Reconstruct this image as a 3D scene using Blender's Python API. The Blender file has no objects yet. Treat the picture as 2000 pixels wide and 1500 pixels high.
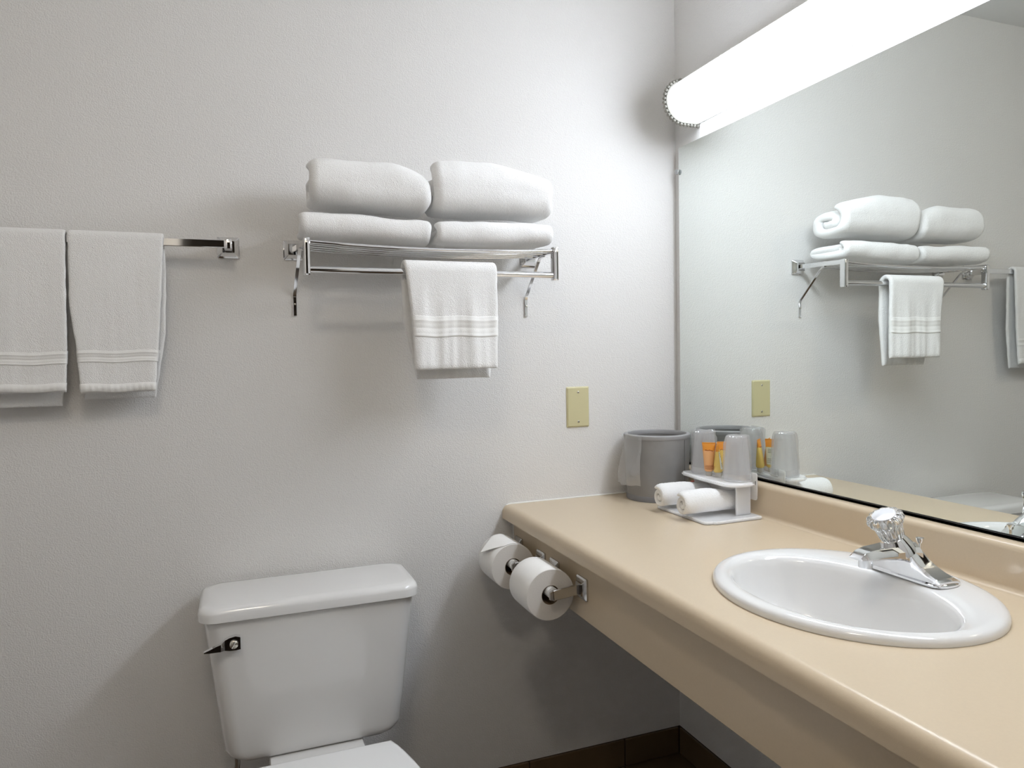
import bpy, bmesh, math, random
from math import sin, cos, pi, sqrt, radians
from mathutils import Vector, Matrix, noise, Euler

random.seed(7)
S = bpy.context.scene
COL = S.collection

# ------------------------------------------------------------------ camera, world, lights, exposure
cam_data = bpy.data.cameras.new('camera')
cam_data.sensor_width = 36.0
cam_data.lens = 36.0 * 1409.0 / 2000.0
cam_data.clip_start = 0.02
cam = bpy.data.objects.new('camera', cam_data)
cam.location = (-1.2301, -1.8394, 1.2224)
cam.rotation_euler = (1.5290, 0.0173, -0.3649)
COL.objects.link(cam)
S.camera = cam

LAMP_STRENGTH = 14.2        # the fluorescent diffuser over the mirror
LAMP_COLOR = (0.87, 0.935, 1.04)
FILL_STRENGTH = 26.0            # fill light added on the ceiling, out of view
S.view_settings.view_transform = 'Standard'
S.view_settings.look = 'None'
S.view_settings.gamma = 1.0
S.view_settings.use_curve_mapping = False
S.view_settings.exposure = 0.58

world = bpy.data.worlds.new('world')
S.world = world
world.use_nodes = True
world.node_tree.nodes['Background'].inputs[0].default_value = (0.5, 0.5, 0.5, 1)
world.node_tree.nodes['Background'].inputs[1].default_value = 0.02

# ------------------------------------------------------------------ materials
def srgb(r, g, b):
    f = lambda c: (c / 255 / 12.92) if c / 255 <= 0.04045 else ((c / 255 + 0.055) / 1.055) ** 2.4
    return (f(r), f(g), f(b), 1.0)

def mat(name, color, rough=0.5, metal=0.0, bumps=(), vary=0.0, vscale=20, **kw):
    """bumps: list of (scale, detail, distance, strength)"""
    m = bpy.data.materials.new(name)
    m.use_nodes = True
    nt = m.node_tree
    b = nt.nodes['Principled BSDF']
    b.inputs['Base Color'].default_value = color
    b.inputs['Roughness'].default_value = rough
    b.inputs['Metallic'].default_value = metal
    for k, v in kw.items():
        b.inputs[k.replace('_', ' ')].default_value = v
    tc = nt.nodes.new('ShaderNodeTexCoord')
    prev = None
    for sc, det, dist, st in bumps:
        n = nt.nodes.new('ShaderNodeTexNoise')
        n.inputs['Scale'].default_value = sc
        n.inputs['Detail'].default_value = det
        nt.links.new(tc.outputs['Object'], n.inputs['Vector'])
        bp = nt.nodes.new('ShaderNodeBump')
        bp.inputs['Distance'].default_value = dist
        bp.inputs['Strength'].default_value = st
        nt.links.new(n.outputs[0], bp.inputs['Height'])
        if prev:
            nt.links.new(prev.outputs[0], bp.inputs['Normal'])
        prev = bp
    if prev:
        nt.links.new(prev.outputs[0], b.inputs['Normal'])
    if vary:
        n = nt.nodes.new('ShaderNodeTexNoise')
        n.inputs['Scale'].default_value = vscale
        n.inputs['Detail'].default_value = 4
        nt.links.new(tc.outputs['Object'], n.inputs['Vector'])
        mx = nt.nodes.new('ShaderNodeMix')
        mx.data_type = 'RGBA'
        mx.inputs[6].default_value = tuple(c * (1 - vary) for c in color[:3]) + (1,)
        mx.inputs[7].default_value = tuple(min(1, c * (1 + vary)) for c in color[:3]) + (1,)
        nt.links.new(n.outputs[0], mx.inputs[0])
        nt.links.new(mx.outputs[2], b.inputs['Base Color'])
    return m

def film(name, color, clear, rough=0.25, gloss=0.12, bump=None, back=0.5):
    """thin clear or milky plastic: a share passes straight through, the rest scatters"""
    m = bpy.data.materials.new(name)
    m.use_nodes = True
    nt = m.node_tree
    nt.nodes.clear()
    out = nt.nodes.new('ShaderNodeOutputMaterial')
    tr = nt.nodes.new('ShaderNodeBsdfTransparent')
    tl = nt.nodes.new('ShaderNodeBsdfTranslucent')
    di = nt.nodes.new('ShaderNodeBsdfDiffuse')
    gl = nt.nodes.new('ShaderNodeBsdfGlossy')
    gl.inputs['Roughness'].default_value = rough
    for n in (tl, di):
        n.inputs['Color'].default_value = color
    a = nt.nodes.new('ShaderNodeMixShader'); a.inputs[0].default_value = back
    nt.links.new(tl.outputs[0], a.inputs[1]); nt.links.new(di.outputs[0], a.inputs[2])
    c = nt.nodes.new('ShaderNodeMixShader'); c.inputs[0].default_value = clear
    nt.links.new(a.outputs[0], c.inputs[1]); nt.links.new(tr.outputs[0], c.inputs[2])
    lw = nt.nodes.new('ShaderNodeLayerWeight'); lw.inputs[0].default_value = 0.35
    mu = nt.nodes.new('ShaderNodeMath'); mu.operation = 'MULTIPLY_ADD'
    mu.inputs[1].default_value = 0.30; mu.inputs[2].default_value = gloss
    nt.links.new(lw.outputs['Fresnel'], mu.inputs[0])
    d = nt.nodes.new('ShaderNodeMixShader')
    nt.links.new(mu.outputs[0], d.inputs[0])
    nt.links.new(c.outputs[0], d.inputs[1]); nt.links.new(gl.outputs[0], d.inputs[2])
    nt.links.new(d.outputs[0], out.inputs[0])
    if bump:
        tc = nt.nodes.new('ShaderNodeTexCoord')
        n = nt.nodes.new('ShaderNodeTexNoise'); n.inputs['Scale'].default_value = bump[0]
        b = nt.nodes.new('ShaderNodeBump'); b.inputs['Distance'].default_value = bump[1]
        b.inputs['Strength'].default_value = bump[2]
        nt.links.new(tc.outputs['Object'], n.inputs['Vector'])
        nt.links.new(n.outputs[0], b.inputs['Height'])
        nt.links.new(b.outputs[0], gl.inputs['Normal'])
    return m

WALL = mat('wall_paint', srgb(228, 226, 223), 0.75, bumps=[(120, 2, 0.003, 0.25), (300, 2, 0.0022, 0.62)])
CEIL = mat('ceiling_paint', srgb(226, 225, 222), 0.85, bumps=[(150, 3, 0.002, 0.4)])
TILE = mat('brown_tile', srgb(100, 80, 58), 0.35, bumps=[(40, 4, 0.001, 0.2)], vary=0.18, vscale=14)
GROUT = mat('grout', srgb(64, 50, 36), 0.9)
TERRY = mat('terry_cloth', srgb(243, 242, 240), 0.95, bumps=[(140, 2, 0.003, 0.24), (560, 2, 0.0022, 0.72)],
            Sheen_Weight=0.25, Sheen_Roughness=0.5)
WEAVE = mat('flat_woven_cotton', srgb(240, 239, 236), 0.85, bumps=[(700, 1, 0.0008, 0.5)])
CHROME = mat('chrome', (0.80, 0.80, 0.81, 1), 0.06, 1.0)
DULLCHROME = mat('worn_chrome', (0.60, 0.59, 0.58, 1), 0.16, 1.0, bumps=[(90, 2, 0.0006, 0.1)])
PORC = mat('porcelain', srgb(229, 228, 226), 0.12, Coat_Weight=0.4, Coat_Roughness=0.05)
SEATW = mat('seat_plastic', srgb(238, 238, 237), 0.25)
LAM = mat('beige_laminate', srgb(208, 190, 163), 0.28, bumps=[(900, 2, 0.0003, 0.25)], vary=0.035, vscale=260)
CAULK = mat('white_caulk', srgb(236, 234, 228), 0.5)
MIRROR = mat('mirror_silver', (0.87, 0.91, 0.885, 1), 0.0, 1.0)
MEDGE = mat('mirror_edge', srgb(214, 220, 222), 0.3)
BLACK = mat('black_channel', srgb(22, 22, 26), 0.35)
CLEAR = mat('clear_clip', srgb(220, 224, 226), 0.15, Transmission_Weight=0.6)
IVORY = mat('ivory_plastic', srgb(208, 200, 158), 0.35)
SCREW = mat('screw_metal', (0.65, 0.62, 0.55, 1), 0.3, 1.0)
DARK = mat('dark_slot', srgb(40, 36, 32), 0.6)
PAPER = mat('toilet_tissue', srgb(240, 238, 234), 0.95, bumps=[(500, 2, 0.0008, 0.4)])
PAPEREND = mat('tissue_edges', srgb(226, 221, 214), 0.95, bumps=[(260, 3, 0.001, 0.35)])
CARD = mat('cardboard', srgb(128, 108, 84), 0.9)
BUCKET = mat('grey_vinyl', srgb(141, 139, 137), 0.45, bumps=[(240, 3, 0.0008, 0.35)], vary=0.14, vscale=26)
BUCKETIN = mat('grey_lining', srgb(120, 119, 121), 0.45)
BUCKETRIM = mat('light_grey_rim', srgb(158, 157, 157), 0.4)
BAG = film('clear_bag', (0.95, 0.95, 0.95, 1), 0.72, 0.12, 0.10, (60, 0.004, 0.6))
CUPM = film('frosted_cup', (0.99, 0.99, 1.0, 1), 0.55, 0.16, 0.07, None, 0.22)
WRAP = film('cup_wrapper', (0.99, 0.99, 1.0, 1), 0.78, 0.08, 0.07, (90, 0.003, 0.35), 0.2)
ACRYL = mat('milky_acrylic', (0.95, 0.96, 1.0, 1), 0.15, Subsurface_Weight=1.0, Subsurface_Radius=(0.04, 0.04, 0.04), Subsurface_Scale=0.8)
KNOB = mat('clear_acrylic', (0.97, 0.97, 0.96, 1), 0.03, Transmission_Weight=1.0, IOR=1.42)
ORANGETOP = mat('orange_crimp', srgb(226, 150, 58), 0.35)
AMBER = mat('amber_gel', srgb(232, 176, 122), 0.22)
YELLOW = mat('yellow_gel', srgb(232, 200, 112), 0.22)
LABELW = mat('pale_label', srgb(226, 226, 210), 0.5)
CAPM = film('milky_cap', (0.93, 0.91, 0.86, 1), 0.25, 0.25, 0.08)
PRINT = mat('brown_print', srgb(160, 82, 34), 0.6)
PRINTG = mat('grey_print', srgb(108, 110, 98), 0.6)
RED = mat('red_thread', srgb(150, 60, 52), 0.8)
WHITEMETAL = mat('white_enamel', srgb(232, 232, 230), 0.4)
BRASS = mat('pewter_trim', (0.27, 0.26, 0.225, 1), 0.45, 0.3)
DOORM = mat('door_paint', srgb(222, 218, 210), 0.5)

def emit(name, color, strength):
    m = bpy.data.materials.new(name); m.use_nodes = True
    b = m.node_tree.nodes['Principled BSDF']
    b.inputs['Base Color'].default_value = (0.9, 0.9, 0.9, 1)
    b.inputs['Roughness'].default_value = 0.4
    b.inputs['Emission Color'].default_value = tuple(color) + (1,)
    b.inputs['Emission Strength'].default_value = strength
    return m
GLOW = emit('lit_diffuser', LAMP_COLOR, LAMP_STRENGTH)
# the tube inside ends short of the diffuser, so both ends glow less
def dim_ends(m, y0, y1, full, low, reach):
    nt = m.node_tree; L = nt.links
    tc = nt.nodes.new('ShaderNodeTexCoord'); sp = nt.nodes.new('ShaderNodeSeparateXYZ')
    L.new(tc.outputs['Object'], sp.inputs[0])
    out = None
    for a, b in ((y0, y0 - reach), (y1, y1 + reach)):
        mr = nt.nodes.new('ShaderNodeMapRange'); mr.interpolation_type = 'SMOOTHSTEP'
        mr.inputs['From Min'].default_value = a; mr.inputs['From Max'].default_value = b
        mr.inputs['To Min'].default_value = low; mr.inputs['To Max'].default_value = 1.0
        L.new(sp.outputs['Y'], mr.inputs['Value'])
        if out is None: out = mr.outputs[0]
        else:
            mi = nt.nodes.new('ShaderNodeMath'); mi.operation = 'MULTIPLY'
            L.new(out, mi.inputs[0]); L.new(mr.outputs[0], mi.inputs[1]); out = mi.outputs[0]
    mu = nt.nodes.new('ShaderNodeMath'); mu.operation = 'MULTIPLY'; mu.inputs[1].default_value = full
    L.new(out, mu.inputs[0]); L.new(mu.outputs[0], nt.nodes['Principled BSDF'].inputs['Emission Strength'])

# ------------------------------------------------------------------ object helpers
def abs_loc(o):
    v = Vector((0, 0, 0))
    while o is not None:
        v += o.location
        o = o.parent
    return v

def props(o, label=None, cat=None, group=None, kind=None):
    if label: o['label'] = label
    if cat: o['category'] = cat
    if group: o['group'] = group
    if kind: o['kind'] = kind
    return o

def thing(name, label, cat, loc, group=None):
    o = bpy.data.objects.new(name, None)
    o.empty_display_size = 0.05
    o.location = loc
    COL.objects.link(o)
    return props(o, label, cat, group)

class MB:
    """collects shapes in world coordinates, links them as ONE mesh object"""
    def __init__(s): s.v = []; s.f = []
    def add(s, vs, fs):
        n = len(s.v); s.v += [Vector(p) for p in vs]; s.f += [[i + n for i in f] for f in fs]; return s
    def frombm(s, bm, M=None):
        bm.verts.index_update()
        vs = [(M @ v.co if M else v.co.copy()) for v in bm.verts]
        s.add(vs, [[v.index for v in f.verts] for f in bm.faces]); bm.free(); return s
    def box(s, lo, hi, bev=0.0, seg=2, M=None):
        bm = bmesh.new(); bmesh.ops.create_cube(bm, size=1)
        lo, hi = Vector(lo), Vector(hi)
        for v in bm.verts:
            v.co = Vector([(lo[i] + hi[i]) / 2 + v.co[i] * abs(hi[i] - lo[i]) for i in range(3)])
        if bev: bmesh.ops.bevel(bm, geom=bm.edges[:], offset=bev, segments=seg, affect='EDGES', profile=0.5)
        return s.frombm(bm, M)
    def loft(s, loops, cap0=True, cap1=True, closed=False):
        n = len(loops[0]); base = len(s.v)
        for L in loops: s.v += [Vector(p) for p in L]
        R = len(loops)
        for i in range(R if closed else R - 1):
            a = base + i * n; b = base + ((i + 1) % R) * n
            for j in range(n):
                k = (j + 1) % n
                s.f.append([a + j, a + k, b + k, b + j])
        if not closed:
            if cap0: s.f.append([base + j for j in range(n)][::-1])
            if cap1: s.f.append([base + (R - 1) * n + j for j in range(n)])
        return s
    def tube(s, pts, r, n=12, caps=True):
        pts = [Vector(p) for p in pts]
        rs = r if isinstance(r, (list, tuple)) else [r] * len(pts)
        loops = []; up = None
        for i, p in enumerate(pts):
            t = (pts[min(i + 1, len(pts) - 1)] - pts[max(i - 1, 0)]).normalized()
            if up is None:
                up = Vector((0, 0, 1)) if abs(t.z) < 0.9 else Vector((0, 1, 0))
            x = up.cross(t).normalized(); up = t.cross(x).normalized()
            loops.append([p + (x * cos(a) + up * sin(a)) * rs[i] for a in [2 * pi * k / n for k in range(n)]])
        return s.loft(loops, caps, caps)
    def bar(s, pts, w, h, upv=(0, 0, 1)):
        """rectangular section w (sideways) x h (up) swept along pts"""
        pts = [Vector(p) for p in pts]; loops = []
        for i, p in enumerate(pts):
            t = (pts[min(i + 1, len(pts) - 1)] - pts[max(i - 1, 0)]).normalized()
            x = Vector(upv).cross(t).normalized(); u = t.cross(x).normalized()
            b = min(w, h) * 0.15
            q = [(-w/2+b, -h/2), (w/2-b, -h/2), (w/2, -h/2+b), (w/2, h/2-b), (w/2-b, h/2), (-w/2+b, h/2), (-w/2, h/2-b), (-w/2, -h/2+b)]
            loops.append([p + x * a + u * c for a, c in q])
        return s.loft(loops)
    def lathe(s, prof, M=None, n=48, lobes=0, amp=0.0, caps=(True, True)):
        loops = []
        for r, z in prof:
            L = []
            for k in range(n):
                a = 2 * pi * k / n
                rr = r * (1 + (amp * cos(lobes * a) if lobes else 0))
                p = Vector((rr * cos(a), rr * sin(a), z))
                L.append(M @ p if M else p)
            loops.append(L)
        return s.loft(loops, *caps)
    def build(s, name, m, parent=None, smooth=40, label=None, cat=None, group=None, kind=None, loc=None):
        me = bpy.data.meshes.new(name)
        off = abs_loc(parent) if parent is not None else Vector(loc or (0, 0, 0))
        me.from_pydata([v - off for v in s.v], [], s.f)
        bm = bmesh.new(); bm.from_mesh(me)
        bmesh.ops.recalc_face_normals(bm, faces=bm.faces); bm.to_mesh(me); bm.free()
        me.materials.append(m)
        if smooth:
            me.polygons.foreach_set('use_smooth', [True] * len(me.polygons))
            me.set_sharp_from_angle(angle=radians(smooth))
        o = bpy.data.objects.new(name, me)
        COL.objects.link(o)
        if parent is not None: o.parent = parent
        else: o.location = off
        return props(o, label, cat, group, kind)

def rrect(hx, hy, r, n=6):
    """rounded rectangle outline, counter-clockwise"""
    r = min(r, hx * 0.999, hy * 0.999); out = []
    for cx, cy, a0 in ((hx - r, hy - r, 0), (-hx + r, hy - r, pi/2), (-hx + r, -hy + r, pi), (hx - r, -hy + r, 3*pi/2)):
        for k in range(n + 1):
            a = a0 + pi / 2 * k / n
            out.append((cx + r * cos(a), cy + r * sin(a)))
    return out

def lerp(a, b, t): return a + (b - a) * t
def smooth01(t):
    t = max(0.0, min(1.0, t)); return t * t * (3 - 2 * t)
def interp(x, table):
    """piecewise linear table [(x, y)...] ascending in x"""
    if x <= table[0][0]: return table[0][1]
    for (a, b), (c, d) in zip(table, table[1:]):
        if x <= c: return lerp(b, d, (x - a) / (c - a))
    return table[-1][1]
def fbm(p, sc):
    return noise.noise(Vector(p) * sc)

# ------------------------------------------------------------------ the room
X0, Y0, H = -2.35, -2.02, 2.382       # left wall, wall behind the camera, ceiling
def plane_wall(name, lo, hi, m=WALL):
    MB().box(lo, hi).build(name, m, kind='structure', smooth=0)
plane_wall('wall_back', (X0 - .1, 0, -.05), (0.1, 0.1, H + .05))
plane_wall('wall_right', (0, Y0 - .1, -.05), (0.1, 0, H + .05))
plane_wall('wall_left', (X0 - .1, Y0 - .1, -.05), (X0, 0, H + .05))
DX0, DX1, DH = -1.46, -.76, 2.03             # added open doorway, unseen, sized for the dark reflections in the chrome
fw = MB().box((X0, Y0 - .1, -.05), (DX0, Y0, H + .05)).box((DX1, Y0 - .1, -.05), (0, Y0, H + .05)).box((DX0, Y0 - .1, DH), (DX1, Y0, H + .05))
fw.build('wall_front', WALL, kind='structure', smooth=0)
HALL = mat('added_hall_paint', srgb(185, 172, 155), 0.85)
HCAR = mat('added_hall_carpet', srgb(78, 66, 56), 0.95)
HY = -4.4  # unseen unlit hall, added so the chrome has something dark to reflect
plane_wall('wall_added_hall_left', (-2.75, HY, -.05), (-2.65, Y0 - .1, H + .05), HALL)
plane_wall('wall_added_hall_right', (.2, HY, -.05), (.3, Y0 - .1, H + .05), HALL)
plane_wall('wall_added_hall_end', (-2.75, HY - .1, -.05), (.3, HY, H + .05), HALL)
MB().box((-2.75, Y0 - .2, -.05), (X0 - .1, Y0 - .1, H + .05)).box((.1, Y0 - .2, -.05), (.3, Y0 - .1, H + .05)).build('wall_added_hall_near', HALL, kind='structure', smooth=0)
plane_wall('ceiling_added_hall', (-2.75, HY, H), (.3, Y0 - .1, H + .1), HALL)
plane_wall('floor_added_hall', (-2.75, HY, -.06), (.3, Y0 - .1, -.002), HCAR)
for nm, a, b in (('trim_1', DX0 - .06, DX0), ('trim_2', DX1, DX1 + .06)):
    MB().box((a, Y0, 0), (b, Y0 + .014, DH + .06), .003).build(nm, DOORM, kind='structure', smooth=0)
MB().box((DX0, Y0, DH), (DX1, Y0 + .014, DH + .06), .003).build('trim_3', DOORM, kind='structure', smooth=0)
plane_wall('ceiling', (X0, Y0, H), (0, 0, H + .1), CEIL)
floor = MB().box((X0, Y0, -.06), (0, 0, -.004)).build('floor', GROUT, kind='structure', smooth=0)

T = 0.3043; G = 0.004
def tile_piece(lo, hi, parent):
    return MB().box(lo, hi, 0.0015, 1).build('tile', TILE, parent, smooth=0)
proto = None
nx = int(abs(X0) / T) + 1; ny = int(abs(Y0) / T) + 1
for i in range(nx):
    for j in range(ny):
        xa, xb = max(X0, -.195 + T - (i + 1) * T), min(0, -.195 + T - i * T)
        ya, yb = max(Y0, -(j + 1) * T), -j * T
        if xb - xa < .02 or yb - ya < .02: continue
        full = xb - xa > T - .001 and yb - ya > T - .001
        if full and proto is not None:
            o = proto.copy(); o.location = (xa - proto_x, ya - proto_y, random.uniform(-.0005, .0003)); COL.objects.link(o); o.parent = floor
        else:
            o = tile_piece((xa + G/2, ya + G/2, -.012), (xb - G/2, yb - G/2, 0), floor)
            if full: proto, proto_x, proto_y = o, xa, ya

ZT = 0.0808
bb = MB().box((X0, -.004, 0), (0, 0, ZT)).build('baseboard_back', GROUT, kind='structure', smooth=0)
xs = [0] + [-.195 - T * k for k in range(9)]
for a, b in zip(xs, xs[1:]):
    b = max(b, X0)
    if a - b > .03: tile_piece((b + G/2, -.0095, .002), (a - G/2 - (.008 if a == 0 else 0), -.001, ZT), bb)
br = MB().box((-.004, Y0, 0), (0, 0, ZT)).build('baseboard_right', GROUT, kind='structure', smooth=0)
for k in range(10):
    a, b = -.01 - k * T, max(Y0, -.01 - (k + 1) * T)
    if a - b > .03: tile_piece((-.0095, b + G/2, .002), (-.001, a - G/2, ZT), br)

# ------------------------------------------------------------------ mirror
XM, YM, ZMT, ZMB, YEND = -.012, -.0342, 1.8104, .8994, -1.68
mir = thing('vanity_mirror', 'large frameless wall mirror above the beige vanity top and its backsplash', 'mirror', (0, YEND / 2, ZMB))
MB().box((XM, YEND, ZMB), (XM + .0005, YM, ZMT)).build('mirror_glass', MIRROR, mir, smooth=0)
MB().box((XM + .0006, YEND - .0004, ZMB), (-.001, YM + .0004, ZMT + .0006)).build('glass_edge', MEDGE, mir, smooth=0)
ch = MB().box((XM - .003, YEND, ZMB - .0045), (-.0005, YM + .002, ZMB - .0003))
ch.box((XM - .003, YEND, ZMB - .0045), (XM - .0012, YM + .002, ZMB + .0015))
ch.build('bottom_channel', BLACK, mir, smooth=0, label='black metal channel along the bottom edge of the mirror')
for (y, z) in ((YM, 1.742), (YM, 1.0)):
    c = MB()
    c.lathe([(0.0001, -.006), (.0075, -.006), (.0075, -.002), (.004, 0), (.0001, 0)],
            Matrix.Translation((XM - .001, y + .003, z)) @ Matrix.Rotation(pi / 2, 4, 'Y'), n=16)
    if z > 1.1: c.build('mirror_clip', CLEAR, mir)

# ------------------------------------------------------------------ vanity light
ZL, LR, YL0, YL1 = 1.910, 0.0535, -.117, -1.65
half = (YL0 - YL1) / 2
dim_ends(GLOW, half, -half, LAMP_STRENGTH, 0.22, 0.30)
lamp = thing('vanity_light', 'long glowing white half-round fluorescent light above the mirror', 'light', (0, (YL0 + YL1) / 2, ZL))
def ushape(R, depth, n=18, back=0.0):
    """U outline in (x, z): flat against the wall, half round to the room"""
    pts = [(-back, ZL + R)]
    cx = -(depth - R)
    for k in range(n + 1):
        a = pi / 2 + pi * k / n
        pts.append((cx + R * cos(a), ZL + R * sin(a)))
    pts.append((-back, ZL - R))
    return pts
def open_u(R, depth, a0, a1, n=22):
    cx = -(depth - R)
    return [(cx + R * cos(lerp(a0, a1, k / n)), ZL + R * sin(lerp(a0, a1, k / n))) for k in range(n + 1)]
ys = [YL0 - .004, YL1 + .004]
pr = ushape(LR, .104, back=0.004)
MB().loft([[(x, y, z) for x, z in pr] for y in ys]).build('diffuser', GLOW, lamp, smooth=35)
hp = MB(); hp.box((-.050, YL1 + .002, ZL + LR), (-.0005, YL0 - .002, ZL + LR + .003))
arc = open_u(LR + .0006, .1046, radians(90), radians(110), 8); arc2 = open_u(LR + .0026, .1066, radians(90), radians(110), 8)
hp.loft([[(x, y, z) for x, z in arc + arc2[::-1]] for y in (YL0 - .002, YL1 + .002)])
hp.box((-.0039, YL1 + .002, ZL - LR), (-.0005, YL0 - .002, ZL + LR))
hp.build('housing', WHITEMETAL, lamp, smooth=0, label='white enamel back pan and top flange')
for yc in (YL0, YL1):
    pr = ushape(.0575, .1085)
    e = MB().loft([[(x, yc - .004, z) for x, z in pr], [(x, yc + .006, z) for x, z in pr]])
    cap = e.build('end_cap', BRASS, lamp, smooth=35, label='pewter end cap with a beaded rim')
    bd = MB(); pr2 = ushape(.0605, .1120, n=60)
    seg = []; acc = 0
    dense = []
    for (a, b) in zip(pr2, pr2[1:]):
        m_ = max(1, int(math.dist(a, b) / .001))
        dense += [(lerp(a[0], b[0], t / m_), lerp(a[1], b[1], t / m_)) for t in range(m_)]
    step = 11
    for q in dense[4::step]:
        Mx = Matrix.Translation((q[0], yc + .001, q[1]))
        bd.lathe([(.0001, -.0052), (.0040, -.0040), (.0060, 0), (.0040, .0040), (.0001, .0052)], Mx, n=8)
    bd.build('beaded_rim', BRASS, cap, smooth=60)

# ------------------------------------------------------------------ vanity top
ZC, DF, XB = .8112, -.5644, -.038
VY = -1.70                                       # far end of the vanity, behind the picture's edge
def ellipse(cx, cy, a, b, z, n=72): return [(cx + a * cos(2*pi*k/n), cy + b * sin(2*pi*k/n), z) for k in range(n)]
prof = []
r = .021
for k in range(9):
    a = pi - pi / 2 * k / 8
    prof.append((DF + r + r * cos(a), ZC - r + r * sin(a)))
prof += [(-.3, ZC), (XB - .010, ZC)]
for k in range(1, 6):
    a = -pi / 2 + pi / 2 * k / 5
    prof.append((XB - .010 + .010 * cos(a), ZC + .010 + .010 * sin(a)))
for k in range(7):
    a = pi - pi / 2 * k / 6
    prof.append((XB + .012 + .012 * cos(a), .8935 - .012 + .012 * sin(a)))
nback = len(prof)
prof_top = prof[:10] + [(-.02, ZC)]
ct = MB().loft([[(x, y, z) for x, z in prof[:11] + [(-.0008, ZC), (-.0008, ZC - .028), (DF + .028, ZC - .028), (DF + .026, .7745), (DF, .7745)]]
                for y in (VY, -.0012)])
counter = ct.build('vanity_countertop', LAM, smooth=50, loc=(-.28, VY / 2, .7745),
                   label='beige laminate vanity countertop with a rounded front edge below the mirror', cat='countertop')
cut = MB().loft([ellipse(-.300, -.918, .185, .222, .70), ellipse(-.300, -.918, .185, .222, .9)]).build('cut', LAM, smooth=0)
bo = counter.modifiers.new('b', 'BOOLEAN'); bo.object = cut; bo.operation = 'DIFFERENCE'; bo.solver = 'EXACT'
dg = bpy.context.evaluated_depsgraph_get()
me2 = bpy.data.meshes.new_from_object(counter.evaluated_get(dg))
counter.modifiers.clear(); counter.data = me2
bpy.data.objects.remove(cut)
me2.polygons.foreach_set('use_smooth', [True] * len(me2.polygons)); me2.set_sharp_from_angle(angle=radians(50))
bs = [(XB - .010, ZC + .0002)] + prof[11:nback] + [(-.0008, .8935), (-.0008, ZC + .0002)]
MB().loft([[(x, y, z) for x, z in bs] for y in (VY, -.0012)]).build('backsplash', LAM, counter, smooth=50)
MB().box((-.5321, VY, .634), (-.516, -.0012, .7742), .0012, 1).build('apron', LAM, counter, smooth=0)
MB().box((-.5335, -.0035, .634), (-.5318, -.0004, .7742)).tube([(-.5328, -.003, .64), (-.5328, -.003, .774)], .0022, 6).build('corner_caulk', CAULK, counter)
cl = MB().tube([(DF + .012, -.0025, ZC - .003), (DF + .022, -.0025, ZC + .0005), (-.3, -.0025, ZC + .0012), (-.045, -.0025, ZC + .0012)], .0028, 8)
cl.build('caulk_line', CAULK, counter, smooth=60, label='white caulk where the countertop meets the wall')

# ------------------------------------------------------------------ sink
sink = thing('sink', 'white oval drop-in sink set in the beige countertop', 'sink', (-.281, -.918, ZC))
rows = [(-.281, -.918, .208, .236, ZC + .0004), (-.281, -.918, .2085, .2365, ZC + .006), (-.281, -.918, .2065, .2345, ZC + .0105),
        (-.281, -.918, .2025, .2305, ZC + .0137), (-.281, -.918, .196, .224, ZC + .0152), (-.287, -.919, .184, .218, ZC + .0157),
        (-.305, -.922, .158, .214, ZC + .0150), (-.3155, -.9245, .144, .2075, ZC + .0135), (-.317, -.925, .139, .203, ZC + .0108),
        (-.317, -.925, .135, .199, ZC + .006), (-.317, -.925, .1315, .1955, ZC - .004), (-.317, -.925, .127, .190, ZC - .022),
        (-.316, -.925, .119, .178, ZC - .05), (-.313, -.924, .107, .160, ZC - .08), (-.308, -.923, .090, .132, ZC - .104),
        (-.302, -.922, .068, .095, ZC - .119), (-.298, -.92, .045, .058, ZC - .127), (-.296, -.92, .024, .024, ZC - .131)]
MB().loft([ellipse(*q, n=96) for q in rows], False, True).build('basin', PORC, sink, smooth=60)
MB().lathe([(.023, 0), (.023, .002), (.019, .003), (.016, .001), (.0001, .001)], Matrix.Translation((-.296, -.92, ZC - .1312)), n=28).build('drain', CHROME, sink)

# ------------------------------------------------------------------ faucet
FX, FY, FZ = -.147, -.928, ZC + .0158
fa = thing('faucet', 'chrome single-knob faucet with a clear fluted knob at the back of the sink', 'faucet', (FX, FY, FZ))
def fp(dx, v, h): return (FX + dx, FY - v, FZ + h)
bd = MB()
bd.loft([[fp(x, y, h) for x, y in rrect(hx, hy, .022, 6)] for hx, hy, h in ((.0295, .0775, .0002), (.0295, .0775, .0035), (.0265, .0745, .0055))])
vs = [-.073 + .146 * k / 36 for k in range(37)]
loops = []
for v in vs:
    a = abs(v)
    top = interp(a, [(0, .062), (.016, .062), (.022, .0585), (.028, .0495), (.034, .0385), (.041, .0285), (.049, .0208), (.058, .0152), (.066, .0125), (.073, .0092)])
    wt = interp(a, [(0, .017), (.02, .0165), (.03, .016), (.05, .021), (.073, .0240)])
    wb = interp(a, [(0, .0275), (.073, .0255)])
    lean = -.022 * smooth01(top / .062)
    front = -wb
    q = [(-wb, .003), (-wb + .001, .008 * min(1, top / .02)), (lean - wt, top - .004 * min(1, top / .02)), (lean - wt + .004, top),
         (lean + wt - .004, top), (lean + wt, top - .004 * min(1, top / .02)), (wb - .001, .008 * min(1, top / .02)), (wb, .003)]
    loops.append([fp(x, v, h) for x, h in q])
bd.loft(loops)
bd.build('body', CHROME, fa, smooth=28)
sp = MB(); loops = []
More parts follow.
